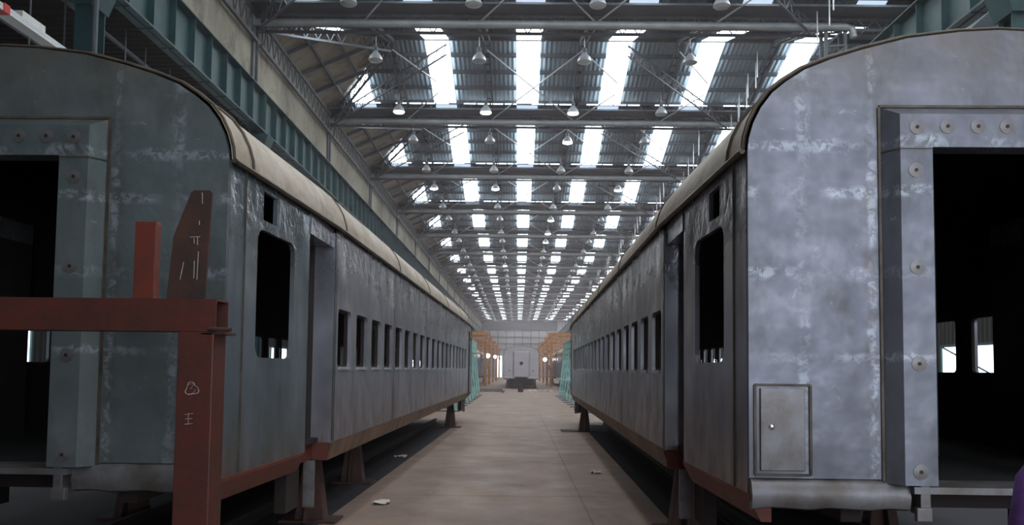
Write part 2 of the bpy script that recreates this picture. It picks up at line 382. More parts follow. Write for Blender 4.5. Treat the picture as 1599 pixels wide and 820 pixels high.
def make_bay():
    sh = MB(); edges = [XL]
    for x in SKX: edges += [x-SW, x+SW]
    edges.append(XR); segs = []
    for i in range(0, len(edges), 2):
        a, b = edges[i], edges[i+1]
        if a < XH < b: segs += [(a, XH), (XH, b)]
        else: segs.append((a, b))
    for a, b in segs: strip(sh, a, b)
    c = sh.build('ceiling', M['blueroof']); struct(c)
    h = MB(); P = [(XL, 0, ZV), (XH, B/2, ZR), (XL, B, ZV)]
    h.prism([(0, 0)], lambda *a: P[0], .0) if False else None
    A = h.vs(P); C = h.vs([(x, y, z+.03) for x, y, z in P]); h.bm.faces.new(A); h.bm.faces.new(C[::-1])
    for i in range(3): h.bm.faces.new([A[i], C[i], C[(i+1) % 3], A[(i+1) % 3]])
    h.build('hip_sheet', M['beige'], c)
    # purlins across the slopes (stop at the hips)
    for i in range(1, 5):
        for s in (0, 1):
            y = B/2*i/5+.0; x0 = XL+(XH-XL)*y/(B/2); yy = y if s == 0 else B-y
            MB().box(x0, XR, yy-.035, yy+.035, zroof(yy)-.16, zroof(yy)-.02).build('purlin', M['purlin'], c)
    MB().box(XH, XR, B/2-.05, B/2+.05, ZR-.2, ZR-.02).build('ridge_purlin', M['purlin'], c)
    # framing of the hip sheet: purlins along and rafters across
    for t in (.25, .5, .75):
        x = XL+(XH-XL)*t; a = (x, B/2*t+.1, ZV+(ZR-ZV)*t-.08); b = (x, B-B/2*t-.1, ZV+(ZR-ZV)*t-.08)
        MB().bar(a, b, .07, .12).build('hip_purlin', M['purlin'], c)
    for y in (B*.3, B*.5, B*.7):
        m = 1-abs(y-B/2)/(B/2); MB().bar((XL, y, ZV-.1), (XL+(XH-XL)*m, y, ZV+(ZR-ZV)*m-.1), .07, .12).build('hip_rafter', M['purlin'], c)
    for s in (0, 1):
        hl = MB(); lattice(hl, (XL, s*B, ZV-.1), (XH, B/2, ZR-.2), .42, .5, .07, .03); hl.build('hip_lattice', M['truss'], c)
    for x in (-4.7, -1.25, 2.2, 5.7, 9.1, 12.6):
        for s in (0, 1):
            r = MB()
            for dx in (-.11, .11): r.bar((x+dx, s*B, ZV-.12), (x+dx, B/2, ZR-.2), .05, .12)
            for i in range(9):
                t = (i+.5)/9; p = Vector((x, s*B, ZV-.12)).lerp(Vector((x, B/2, ZR-.2)), t); r.bar(p+Vector((-.11, 0, 0)), p+Vector((.11, 0, 0)), .04)
            r.build('rafter', M['truss'], c)
    for (xa, xb) in ((-4.7, -1.25), (-1.25, 2.2), (2.2, 5.7), (5.7, 9.1)):
        for s in (0, 1):
            ya, yb = (B*.53, B*.98) if s == 0 else (B*.98, B*.53)
            za, zb = zroof(ya)-.35, zroof(yb)-.35
            r = MB()
            if abs(xa+1.25) < .1: r.tube([(xa, ya, za), (xb, yb, zb)], .028, 6)
            else:
                mid = Vector((xa, ya, za)).lerp(Vector((xb, yb, zb)), .42)
                r.tube([(xa, ya, za), mid], .028, 6)
            r.build('brace_rod', M['rod'], c)
    g = MB(); lattice(g, (3.8, B/2, ZR-.35), (8.6, B-.1, ZV-.2), .38, .45, .05, .025); g.build('brace_lattice', M['truss'], c)
    g = MB(); lattice(g, (-2.7, B/2, ZR-.35), (XL, B-.1, ZV-.2), .38, .45, .05, .025); g.build('brace_lattice', M['truss'], c)
    g = MB(); lattice(g, (XL+.04, .2, ZV-.15), (XL+.04, B-.2, ZV-.15), .75, .55, .09, .035); g.build('eaves_lattice', M['truss'], c)
    for i in range(7):
        y = B*.55+i*.62; MB().tube([(8.55+.12*(i % 2), y, zroof(y)-.2), (8.55+.12*(i % 2), y, zroof(y)-1.15)], .022, 6).build('hanger_rod', M['rod'], c)
    return c
bay0 = make_bay(); bay0.location.y = TY(NB0)
pane_protos = []
for x in SKX:
    p = MB()
    if x-SW < XH < x+SW: strip(p, x-SW, XH, .02, (.5, 1.1), .17); strip(p, XH, x+SW, .02, (.5, 1.1), .17)
    else: strip(p, x-SW, x+SW, .02, (.5, 1.1), .17)
    pane_protos.append(p)
gap = MB()
for x in [XL+1.2+.55*i for i in range(30)]:
    if (int(x*7.3) % 5) != 0: gap.box(x, x+.47, B-1.07, B-1.04, ZV+.115, ZV+.142)
pane_objs = [p.build('window_%d' % (100+i), M['sky']) for i, p in enumerate(pane_protos)]
gapo = gap.build('window_99', M['sky'])
for o in pane_objs+[gapo]: struct(o); o.location.y = TY(NB0)
nn = 110
for o in pane_objs[:2]: o.location.y = TY(1)
opq = MB()                                # unseen opaque sheets over the nearest left skylights, added to dim the left coach
for x in SKX[:2]:
    if x-SW < XH < x+SW: strip(opq, x-SW, XH); strip(opq, XH, x+SW)
    else: strip(opq, x-SW, x+SW)
opo = opq.build('ceiling', M['blueroof']); struct(opo); opo.location.y = TY(-1)  # added unseen opaque sheets dimming the left coach
for k_ in (0,):
    q = opo.copy(); COL.objects.link(q); q.location.y = TY(k_)
for k in range(NB0+1, NB1):
    c = copy_tree(bay0, None, skip=('hanger_rod', 'brace_lattice') if k > 9 else ()); c.location.y = TY(k)
    for o in pane_objs+[gapo]:
        if k == 1 and o in pane_objs[:2]: continue
        if k > 4 and o is gapo: continue
        if k == 0 and o in pane_objs[:2]: continue
        d = o.copy(); d.name = 'window_%d' % nn; nn += 1; COL.objects.link(d); d.location.y = TY(k)

def make_truss():
    t = thing('roof_truss', 'x', 'roof truss', (0, 0, 0), 0, 'roof trusses across the shed')
    x0, x1 = XL, 16.8
    MB().tube([(x0-.3, -.3, 11.86), (9.5, -.3, 11.86), (9.7, -.3, 11.80), (9.75, -.3, 11.55)], .11, 10).build('drain_pipe', M['pipe'], t, smooth=True)
    MB().box(x0, x1, -1.0, .30, 12.16, 12.22).build('gutter', M['purlin'], t)
    for y in (-.22, .24):
        g = MB(); g.bar((x0, y, 12.14), (x1, y, 12.14), .07, .08); g.bar((x0, y, 11.8), (x1, y, 11.8), .07, .08); 
        g.build('chord', M['truss'], t)
    n = 52; ws = [MB(), MB()]
    for i in range(n):
        a = x0+(x1-x0)*i/n; b = x0+(x1-x0)*(i+1)/n; m = (a+b)/2
        for w, y in zip(ws, (.24, -.22)): w.bar((a, y, 11.8), (m, y, 12.14), .03); w.bar((m, y, 12.14), (b, y, 11.8), .03)
    for w in ws: w.build('web_lattice', M['truss'], t)

    return t
tr0 = make_truss(); tr0.location.y = TY(0)
for k in range(0, NB1):
    t = tr0 if k == 0 else copy_tree(tr0)
    t.location.y = TY(k)
    t['label'] = 'steel lattice roof truss with pale pipe spanning the shed, %s beyond the camera' % ORD[k]

# columns and crane girders
def make_column(side):
    t = thing('crane_column', 'x', 'column', (0, 0, 0), 0, 'teal crane columns along the shed')
    g = MB(); g.box(-.16, .16, -.22, -.2, 0, 8.45); g.box(-.16, .16, .2, .22, 0, 8.45); g.box(-.012, .012, -.2, .2, 0, 8.45)
    g.build('shaft', M['teal'], t)
    MB().prism([(-.35, 8.5), (.35, 8.5), (.18, 8.05), (-.18, 8.05)], lambda u, v, w: (u, w-.3, v), .6).build('bracket', M['teal'], t)
    u = MB(); xo = -.5*side
    for dx in (-.28, .28):
        for y in (-.2, .2): u.bar((xo+dx, y, 8.5), (xo+dx, y, 11.9), .09)
    for i in range(6):
        z = 8.6+i*.55
        for y in (-.2, .2): u.bar((xo-.28, y, z), (xo+.28, y, z+.5), .05); u.bar((xo-.28, y, z+.5), (xo+.28, y, z+.55), .05)
    u.build('upper_lattice', M['truss'], t)
    return t
def make_girder():
    t = thing('crane_girder', 'x', 'crane girder', (0, 0, 0), 0, 'teal crane girders')
    MB().box(-.012, .012, 0, B-.02, 8.62, 9.78).build('web_plate', M['teal'], t)
    MB().box(-.2, .2, 0, B-.02, 9.78, 9.81).build('top_flange', M['teal'], t)
    MB().box(-.17, .17, 0, B-.02, 8.64, 8.68).build('bottom_flange', M['teal'], t)
    MB().box(-.035, .035, 0, B-.02, 9.81, 9.93).build('crane_rail', M['truss'], t)
    for i in range(10):
        y = .05+i*(B-.12)/9; MB().box(-.16, .16, y-.008, y+.008, 8.62, 9.78).build('stiffener', M['teal'], t)
    return t
colL = make_column(1); colR = make_column(-1); gir = make_girder()
firstg = True
for s, X, proto, word in ((1, -7.75, colL, 'left'), (-1, 8.75, colR, 'right')):
    for k in range(0, NB1):
        c = proto if k == 0 else copy_tree(proto)
        c.location = (X, TY(k), 0)
        c['label'] = 'teal steel crane column with lattice top on the %s side, %s beyond the camera' % (word, ORD[k])
        if firstg: g = gir; firstg = False
        else: g = copy_tree(gir, None, skip=('stiffener',) if k > 8 else ())
        g.location = (X, TY(k), 0)
        g['label'] = 'teal plate crane girder on the %s side, span behind the %s column' % (word, ORD[k])
    g = copy_tree(gir); g.location = (X, TY(-1), 0); g['label'] = 'teal plate crane girder on the %s side, overhead and nearest the camera' % word
# hanging conductor rods under the left girder, and dark wall rails
cr = thing('conductor_rail', 'dark rail with thin hanging rods below the left crane girder', 'rail', (-8.3, 0, 0))
for z in (8.3, 7.2, 6.0): MB().bar((0, 6, z), (0, 60, z), .06).build('rail_bar', M['truss'], cr)
for i in range(44):
    y = 10.5+i*1.05+random.uniform(-.2, .2)
    MB().tube([(.12, y, 8.6), (.12+random.uniform(-.03, .03), y, 7.0), (.12, y, 4.6)], .018, 5).build('hanger_rod', M['truss'], cr)
cb = MB().tube([(-7.9, 11.6, 9.4), (-7.95, 11.7, 8.6), (-8.0, 12.2, 8.0), (-7.9, 11.9, 7.2), (-7.92, 11.95, 6.2)], .022, 6).build('hanging_cable', M['truss'])
tag(cb, 'loose dark cable hanging in a wavy line beside the left teal column', 'cable')

# high bay lamps
def make_lamp(lit):
    t = thing('high_bay_lamp', 'x', 'lamp', (0, 0, 0), 0, 'high bay lamps under the roof')
    MB().lathe([(.24, -.30), (.235, -.28), (.19, -.16), (.10, -.05), (.07, 0)], (0, 0, 0), 18).build('lamp_shade', M['lamp'], t, smooth=True)
    MB().lathe([(.22, -.305), (.20, -.33), (.10, -.36), (.02, -.365)], (0, 0, 0), 18).build('lamp_glass', M['lamplit'] if lit else M['glass'], t, smooth=True)
    MB().lathe([(.07, 0), (.075, .02), (.075, .14), (.05, .17)], (0, 0, 0), 12).build('lamp_housing', M['truss'], t, smooth=True)
    MB().tube([(0, 0, .17), (0, 0, .5)], .014, 6).build('lamp_rod', M['rod'], t)
    return t
LX = [-4.82, -1.37, 2.08, 5.53]
litset = {(2, 0, 0), (2, 0, 1), (2, 0, 2), (2, 1, 2), (3, 1, 0), (4, 1, 2), (5, 0, 2)}
lamps = {True: None, False: None}
for k in range(1, 17):
    for r, dy in ((0, B-1.75), (1, B+2.5)):
        for i, x in enumerate(LX):
            lit = (k, r, i) in litset or random.random() < .08
            if lamps[lit] is None: o = lamps[lit] = make_lamp(lit)
            else: o = copy_tree(lamps[lit], None, skip=('lamp_rod',) if k > 11 else ())
            o.location = (x+random.uniform(-.03, .03), TY(k)+dy, 12.1)
            o['label'] = '%s high bay lamp just %s the %s roof truss, %s of four from the left' % (
                'lit' if lit else 'unlit', 'before' if r == 0 else 'behind', ORD[k+1], ORD[i])

# ------------------------------------------------------------------ railway coaches
L = 22.6
HALF = [(0.0, 3.06), (.008, 3.139), (.036, 3.237), (.082, 3.331), (.152, 3.425), (.235, 3.494), (.352, 3.57), (.517, 3.637), (.717, 3.70), (.98, 3.768), (1.3, 3.808), (1.535, 3.82)]
def arch(w, drop=0):                    # full arch from -w to +w
    k = w/1.535
    left = [(-w+dx*k, z-drop) for dx, z in HALF]
    return left + [(-x, z) for x, z in left[-2::-1]]
def wy(y):
    e = min(y, L-y)
    return 1.535+.09*min(1, e/2.65)
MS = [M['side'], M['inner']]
def make_coach():
    c = thing('railway_coach', 'x', 'railway coach')
    ow, ot, oz = .47, 3.05, 1.07
    # roof shell
    r = MB(); ys = [0.0, .35, 1.3, 2.65] + [2.65+ (L-5.3)*i/5 for i in range(1, 6)] + [L-1.3, L-.35, L]
    for s, mi in ((0, 0), (.03, 1)):
        rows = [r.vs([(x*(1-s/1.5), y, z-s) for x, z in arch(wy(y)+.02)]) for y in ys]
        for A, Bq in zip(rows, rows[1:]):
            for i in range(len(A)-1):
                f = r.bm.faces.new([A[i], A[i+1], Bq[i+1], Bq[i]]); f.material_index = mi
    r.build('roof', [M['roof'], M['inner']], c, smooth=True)
    for y in (.03, .38): 
        MB().tube([(x, y, z+.006) for x, z in arch(wy(y)+.022)], .014, 6).build('roof_band', M['trimdark'], c)
    for y in (3.0, 6.5, 10.0, 13.5, 17.0, 20.0, L-.03):
        MB().tube([(x, y, z+.002) for x, z in arch(wy(y)+.022)], .009, 6).build('roof_seam', M['trimdark'], c)
    for sx in (-1, 1):
        MB().tube([(sx*(wy(y)+.028), y, 3.055) for y in (0.02, 2.65, L-2.65, L-.02)], .02, 6).build('gutter', M['trimdark'], c)
    # end walls
    for e in (0, 1):
        Y = (lambda u, v, w: (u, w, v)) if e == 0 else (lambda u, v, w: (u, L-w, v))
        w0 = 1.535
        poly = arch(w0, .012) + [(w0, oz), (ow+.02, oz), (ow+.02, ot+.02), (-ow-.02, ot+.02), (-ow-.02, oz), (-w0, oz)]
        eo = MB().prism(poly, Y, .04).build('end_wall', [M['end']], c)
        # gangway surround standing proud of the end wall
        g = MB(); O = [(-.735, 1.05), (-.735, 3.32), (.735, 3.32), (.735, 1.05)]; Fr = [(-.66, 1.05), (-.66, 3.25), (.66, 3.25), (.66, 1.05)]; I = [(-ow, 1.05), (-ow, ot), (ow, ot), (ow, 1.05)]
        d = -.11
        rows = [g.vs([Y(x, z, 0.0) for x, z in O]), g.vs([Y(x, z, d) for x, z in Fr]), g.vs([Y(x, z, d) for x, z in I]), g.vs([Y(x, z, .05) for x, z in I])]
        for A, Bq in zip(rows, rows[1:]):
            for i in range(3): g.bm.faces.new([A[i], A[i+1], Bq[i+1], Bq[i]])
        for A in ((0, 0), (3, 3)): g.bm.faces.new([rows[j][A[0]] for j in range(4)])
        go = g.build('gangway_surround', M['end'], c)
        sm = MB()
        for sx in (-1, 1):
            sm.bar(Y(sx*.742, 1.06, -.004), Y(sx*.742, 3.32, -.004), .016); sm.bar(Y(sx*.735, 3.04, -.006), Y(sx*.66, 3.04, d-.004), .008); sm.bar(Y(sx*.66, 3.04, d-.002), Y(sx*ow, 3.04, d-.002), .006)
        sm.bar(Y(-.74, 3.327, -.004), Y(.74, 3.327, -.004), .016); sm.build('seam_trim', M['trimdark'], c)
        if e == 0:
            for bx, bz in [(-.56, 3.17), (-.38, 3.175), (-.2, 3.175), (-.03, 3.175), (.15, 3.175), (.33, 3.175), (.5, 3.17)] + [(s*.57, z) for s in (-1, 1) for z in (2.91, 2.33, 1.76, 1.13)]:
                b = MB(); b.lathe([(.045, 0), (.045, .004), (.015, .006)], (0, 0, 0), 14)
                bmesh.ops.rotate(b.bm, verts=b.bm.verts, cent=(0, 0, 0), matrix=Matrix.Rotation(PI/2, 3, 'X'))
                bo = b.build('weld_disc', M['trim'], c); bo.location = (bx, d-.0, bz)
                MB().lathe([(.011, 0), (.011, .003)], (0, 0, 0), 10)
                h = MB(); h.lathe([(.011, 0), (.011, .004)], (0, 0, 0), 10)
                bmesh.ops.rotate(h.bm, verts=h.bm.verts, cent=(0, 0, 0), matrix=Matrix.Rotation(PI/2, 3, 'X'))
                ho = h.build('bolt_hole', M['black'], bo); ho.location = (0, -.005, 0)
        # drop panel below the end wall and its brackets
        for sx in (-1, 1):
            p = MB(); prof = [(0.0, 1.065), (-.03, 1.04), (-.05, .97), (-.035, .90), (.02, .885), (.03, 1.065)]
            a, b_ = sorted((sx*.60, sx*1.53)); R = []
            for t in range(9):
                x = a+(b_-a)*t/8; j = .006*math.sin(t*2.1+sx)
                R.append([Y(x, z+j*(z < 1), w+j) for w, z in prof])
            p.loft(R); p.build('buffer_panel', M['trim'], c, smooth=True)
            q = MB(); q.box(*sorted((sx*.50, sx*.56)), *sorted((Y(0, 0, -.08)[1], Y(0, 0, .06)[1])), .87, 1.05); q.box(*sorted((sx*.50, sx*.59)), *sorted((Y(0, 0, -.10)[1], Y(0, 0, -.06)[1])), .84, .92); q.build('bracket', M['trim'], c, bevel=.006)
        MB().box(-.6, .6, *sorted((Y(0, 0, -.09)[1], Y(0, 0, .25)[1])), 1.0, 1.04).build('threshold', M['trim'], c)
    # hatch on the left and right of the near end wall
    hm = MB(); x0, x1, z0, z1 = -1.50, -1.17, 1.09, 1.625
    for a, b in (((x0, z0), (x1, z0)), ((x1, z0), (x1, z1)), ((x1, z1), (x0, z1)), ((x0, z1), (x0, z0))): hm.bar((a[0], -.006, a[1]), (b[0], -.006, b[1]), .016, .014)
    ho = hm.build('hatch_frame', M['trimdark'], c)
    hd = MB().box(x0+.03, x1-.035, -.018, -.001, z0+.025, z1-.02).build('hatch_door', M['trim'], c, bevel=.004)
    k = MB(); k.lathe([(.017, 0), (.017, .008), (.006, .012)], (0, 0, 0), 14); bmesh.ops.rotate(k.bm, verts=k.bm.verts, cent=(0, 0, 0), matrix=Matrix.Rotation(PI/2, 3, 'X'))
    ko = k.build('latch', M['knob'], hd, smooth=True); ko.location = (x0+.095, -.018, z0+.285)
    # sides
    wn = 19; wp = .87; wbeg = 2.65+.17
    fm = MB(); to = lambda u, v, w: (w, u, v)
    fm.holecell(-.31, .31, -.305, .305, (-.277, .277, -.268, .268, .05), to, .03); fmo = None
    for sx in (-1, 1):
        S = lambda u, v, w, sx=sx: (sx*(1.625-w), u, v)
        m = MB()
        edges = [2.65]+[wbeg+.275+wp*(i+.5) for i in range(wn-1)]+[L-2.65]
        for i in range(wn):
            h0 = wbeg+wp*i
            m.holecell(edges[i], edges[i+1], .98, 3.06, (h0-.02, h0+.57, 1.70, 2.28, .06), S, .035)
        m.build('side_wall', MS, c)
        for i in range(wn):
            yc = wbeg+wp*i+.275
            if fmo is None: fmo = w = fm.build('window_frame', M['under'], c)
            else: w = fmo.copy(); COL.objects.link(w); w.parent = c
            w.location = (sx*1.585 if sx > 0 else -1.585-.0, yc, 1.99)
            if sx > 0: w.location.x = 1.555
            if i < 10 or True:
                MB2 = None
        for i in range(wn):
            yc = wbeg+wp*i+.275
            if i == 0 and sx == -1: sl = MB().box(-.014, .0, -.24, .24, -.03, .0); slo = q = sl.build('window_sill', M['rod'], c)
            else: q = slo.copy(); COL.objects.link(q); q.parent = c
            q.location = (sx*1.626+(.012 if sx > 0 else 0), yc, 1.708)
        # tumblehome under the side wall, and the solebar
        tm = MB(); tm.prism([(-.004, .99), (.045, .81), (.12, .81), (.05, .99)], lambda u, v, w: (sx*(1.625-u), 2.65+w, v), L-5.3); tm.build('solebar', M['sole'], c)
        # end sections: corner post, panel with tall window, recessed doorway
        for e in (0, 1):
            Yf = (lambda y: y) if e == 0 else (lambda y: L-y)
            E = lambda u, v, w, Yf=Yf, sx=sx: (sx*(wy(u)-w), Yf(u), v)
            MB().prism([(.041, .975), (.30, .975), (.30, 3.06), (.041, 3.06)], E, .04).build('corner_post', M['side'], c)
            pm = MB(); pm.holecell(.31, 1.80, .975, 2.745, (.56, 1.40, 1.765, 2.70, .10), E, .035)
            pm.holecell(.31, 1.80, 2.745, 3.06, (.66, .96, 2.775, 2.985, .006), E, .035)
            pm.build('end_panel', MS, c)
            MB().bar(E(.305, .98, -.004), E(.305, 3.05, -.004), .012).build('seam_trim', M['trimdark'], c)
            # doorway: jambs, header, door post
            j = MB(); a, b_ = sorted((sx*1.62, sx*1.43)); j.box(a, b_, *sorted((Yf(2.61), Yf(2.65))), .98, 3.0); j.build('door_jamb', M['side'], c)
            j = MB(); a, b_ = sorted((sx*1.43, sx*1.40)); j.box(a, b_, *sorted((Yf(2.45), Yf(2.65))), .98, 2.9); j.build('door_frame', M['under'], c)
            j = MB(); a, b_ = sorted((sx*1.605, sx*1.35)); j.box(a, b_, *sorted((Yf(1.81), Yf(2.62))), 2.86, 3.05); j.build('door_header', M['side'], c)
            if sx > 0:
                d = MB(); d.box(1.36, 1.39, *sorted((Yf(1.80), Yf(2.63))), 1.0, 3.0); dd = d.build('door', M['under'], c)  # added unseen leaf closing the outer doorway, keeping daylight out of the interior
                MB().box(1.39, 1.41, *sorted((Yf(2.45), Yf(2.52))), 1.9, 2.15).build('added_door_handle', M['trim'], dd)
            s1 = MB(); s1.prism([(-.005, .975), (-.005, .93), (.07, .82), (.13, .82), (.13, .975)], lambda u, v, w: (sx*(wy(w)-u), Yf(w), v), 1.80) if False else None
            R = []
            for w in (0.0, .9, 1.80): R.append([(sx*(wy(w)-u), Yf(w), v) for u, v in [(-.006, .975), (-.006, .95), (.07, .81), (.13, .81), (.13, .975)]])
            s1.loft(R); s1.build('end_solebar', M['red'], c)
            s2 = MB(); R = []
            for w, o_ in ((1.83, .16), (2.64, .16)): R.append([(sx*(1.61-u), Yf(w), v) for u, v in [(o_, .985), (o_, .83), (o_+.08, .83), (o_+.08, .985)]])
            s2.loft(R); s2.box(*sorted((sx*1.60, sx*1.37)), *sorted((Yf(2.60), Yf(2.655))), .82, .985); s2.build('door_solebar', M['red'], c)
            a, b_ = sorted((sx*1.40, sx*1.30)); MB().box(a, b_, *sorted((Yf(1.95), Yf(2.35))), .42, .83).build('step_hanger', M['under'], c)
            a, b_ = sorted((sx*1.52, sx*1.42)); MB().box(a, b_, *sorted((Yf(2.42), Yf(2.46))), .40, .83).build('step_strap', M['trim'], c)
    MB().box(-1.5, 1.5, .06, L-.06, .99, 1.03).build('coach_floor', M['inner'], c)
    u = MB()
    for x in (-.9, .9): u.box(x-.06, x+.06, .1, L-.1, .80, .985)
    for i in range(16): y = .5+i*1.43; u.box(-1.45, 1.45, y-.05, y+.05, .84, .985)
    u.build('underframe', M['under'], c)
    u = MB(); u.box(-.6, .1, 6.5, 8.2, .45, .80); u.box(-.2, .7, 14, 15.2, .5, .80); u.build('equipment_box', M['under'], c)
    # interior posts seen through the gangway
    for x in (.50,): MB().box(x-.03 if x > 0 else x-.03, x+.03, 1.95, 2.05, 1.03, 3.4).build('inner_post', M['truss'], c)
    return c
YAW = -math.atan(20/F_PX)
def C(x, y, z=0):                        # coach frame (tracks at a slight angle to the shed) -> world
    return (x*math.cos(YAW)-y*math.sin(YAW), x*math.sin(YAW)+y*math.cos(YAW), z)
coach = make_coach(); coach.location = C(2.845, 5.05); coach.rotation_euler.z = YAW
coach['label'] = 'unpainted grey steel coach shell with small hatch door, filling the right side'
cl = copy_tree(coach, None, skip=('hatch_frame', 'hatch_door')); cl.location = C(-3.53, 5.35); cl.rotation_euler.z = YAW; cl.scale.x = -1
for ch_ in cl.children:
    if ch_.name.split('.')[0] in ('end_wall', 'gangway_surround'): ch_.data = ch_.data.copy(); ch_.data.materials[0] = M['endshade']
    if ch_.name.split('.')[0] in ('end_panel', 'corner_post'): ch_.data = ch_.data.copy(); ch_.data.materials[0] = M['sideshade']
cl['label'] = 'unpainted grey steel coach shell behind the red frame, filling the left side'
g_ = 'unpainted coach shells'
coach['group'] = g_; cl['group'] = g_
SK = ('weld_disc', 'window_frame', 'window_sill', 'inner_post', 'seam_trim', 'equipment_box', 'hatch_frame', 'hatch_door', 'roof_seam', 'step_hanger', 'step_strap')
for (x, y, lab, skip) in ((5.25, 58, 'far coach shell on the right behind the turquoise frame', SK), (-5.2, 58, 'far coach shell on the left behind the turquoise frame', SK),
                          (5.3, 84, 'distant coach shell on the right under the orange gantries', SK), (-5.3, 84, 'distant coach shell on the left under the orange gantries', SK)):
    q = copy_tree(coach, None, skip=skip); q.location = (x, y, 0); q.rotation_euler.z = 0; q['label'] = lab; q['group'] = g_
fc = copy_tree(coach, None, skip=tuple(q for q in SK if q != 'seam_trim')); fc.location = (.28, 74, 0); fc.rotation_euler.z = 0
fc['label'] = 'distant grey coach standing end-on in the middle of the aisle'; fc['group'] = g_
p = MB(); p.prism([(-.64, 1.06), (.64, 1.06), (.64, 3.24), (-.64, 3.24)], lambda u, v, w: (u, -.15+w, v), .03); po = p.build('gangway_cover', M['skylitsteel'], fc)
for ch_ in fc.children:
    if ch_.name.split('.')[0] in ('end_wall', 'gangway_surround', 'buffer_panel'): ch_.data = ch_.data.copy(); ch_.data.materials[0] = M['skylitsteel']
h = MB(); h.lathe([(.16, 0), (.16, .02)], (0, 0, 0), 16); bmesh.ops.rotate(h.bm, verts=h.bm.verts, cent=(0, 0, 0), matrix=Matrix.Rotation(PI/2, 3, 'X')); ho = h.build('round_hole', M['black'], po); ho.location = (0, -.151, 2.25)
for x in (-1.05, 1.05):
    h = MB(); h.lathe([(.06, 0), (.06, .02)], (0, 0, 0), 12); bmesh.ops.rotate(h.bm, verts=h.bm.verts, cent=(0, 0, 0), matrix=Matrix.Rotation(PI/2, 3, 'X')); ho = h.build('round_hole', M['black'], fc); ho.location = (x, -.001, 1.6)

MB().box(-1.1, 1.1, .4, .7, .35, 1.0).build('headstock', M['under'], fc)
# dark floor slabs painting the shade under the two near coaches, and rails
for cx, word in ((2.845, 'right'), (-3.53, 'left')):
    o = MB().box(*((-1.25, 8) if cx > 0 else (-8, 1.25)), -6, 26, .001, .006).build('floor', M['floorshade']); struct(o); o.location = C(cx, 0); o.rotation_euler.z = YAW  # thin slab added only to paint the shade under the coach
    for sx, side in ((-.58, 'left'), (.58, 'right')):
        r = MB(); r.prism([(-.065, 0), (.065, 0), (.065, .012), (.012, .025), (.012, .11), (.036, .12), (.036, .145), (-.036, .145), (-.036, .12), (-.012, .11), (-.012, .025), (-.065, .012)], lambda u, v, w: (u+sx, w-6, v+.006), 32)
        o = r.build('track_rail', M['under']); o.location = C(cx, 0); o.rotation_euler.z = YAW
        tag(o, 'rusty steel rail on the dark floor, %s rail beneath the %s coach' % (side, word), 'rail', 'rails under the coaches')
# stands carrying the coaches
def make_stand():
    t = thing('jack_stand', 'x', 'support stand', (0, 0, 0), 0, 'stands under the coaches')
    MB().box(-.31, .31, -.2, .2, 0, .03).build('base_plate', M['under'], t)
    s = MB(); s.loft([[(-.16, -.12, .03), (.16, -.12, .03), (.16, .12, .03), (-.16, .12, .03)], [(-.075, -.07, .74), (.075, -.07, .74), (.075, .07, .74), (-.075, .07, .74)]]); s.build('post', M['under'], t, bevel=.006)
    g = MB(); g.prism([(.07, .74), (.30, .03), (.15, .03)], lambda u, v, w: (-.015+w, u, v), .03); g.prism([(-.07, .74), (-.30, .03), (-.15, .03)], lambda u, v, w: (-.015+w, u, v), .03); g.build('gusset', M['under'], t)
    MB().box(-.12, .12, -.12, .12, .74, .80).build('top_plate', M['under'], t)
    return t
M['under'], _u = plain('red_brown_stand_steel', lin(88, 56, 46), 0.7, 0.1, 0.3, 5.0, lin(58, 42, 38)), M['under']
st = make_stand(); first = True; M['under'] = _u
spots = [(-2.42, 9.3, 'red-brown stand under the left coach nearest its doorway'), (-2.62, 12.4, 'second stand along under the left coach side'), (-2.33, 24.3, 'slim stand at the far end of the left coach'),
         (-4.43, 9.3, 'shaded stand under the outer side of the left coach near end'), (-4.43, 24.3, 'shaded stand under the outer side of the left coach far end'),
         (1.66, 9.1, 'dark stand under the right coach nearest its doorway'), (1.5, 23.3, 'stand at the far end of the right coach on a plate'),
         (3.75, 9.1, 'shaded stand under the outer side of the right coach near end'), (3.75, 23.3, 'shaded stand under the outer side of the right coach far end')]
for x, y, lab in spots:
    o = st if first else copy_tree(st); first = False
    o.location = C(x, y); o.rotation_euler.z = YAW; o['label'] = lab
for x, y, lab in ((-.95, 74.6, 'left dark trestle under the distant end-on coach'), (1.5, 74.6, 'right dark trestle under the distant end-on coach'), (-.95, 93, 'rear left trestle under the distant end-on coach'), (1.5, 93, 'rear right trestle under the distant end-on coach')):
    o = copy_tree(st); o.location = (x, y, 0); o['label'] = lab
for x in (5.25, -5.2):
    for yy in (59.5, 79, 85.5, 105):
        for d in (-.9, .9):
            o = copy_tree(st); o.location = (x+d, yy, 0)
            o['label'] = '%s stand under the %s end of the %s coach on the %s' % ('inner' if d*x < 0 else 'outer', 'near' if yy in (59.5, 85.5) else 'rear', 'far' if yy < 82 else 'distant', 'right' if x > 0 else 'left')
pt = MB().box(-.9, .9, -.45, .45, 0, .012).build('steel_plate', M['under']); pt.location = C(1.75, 23.5); tag(pt, 'thin steel plate on the floor under the stand at right', 'steel plate')

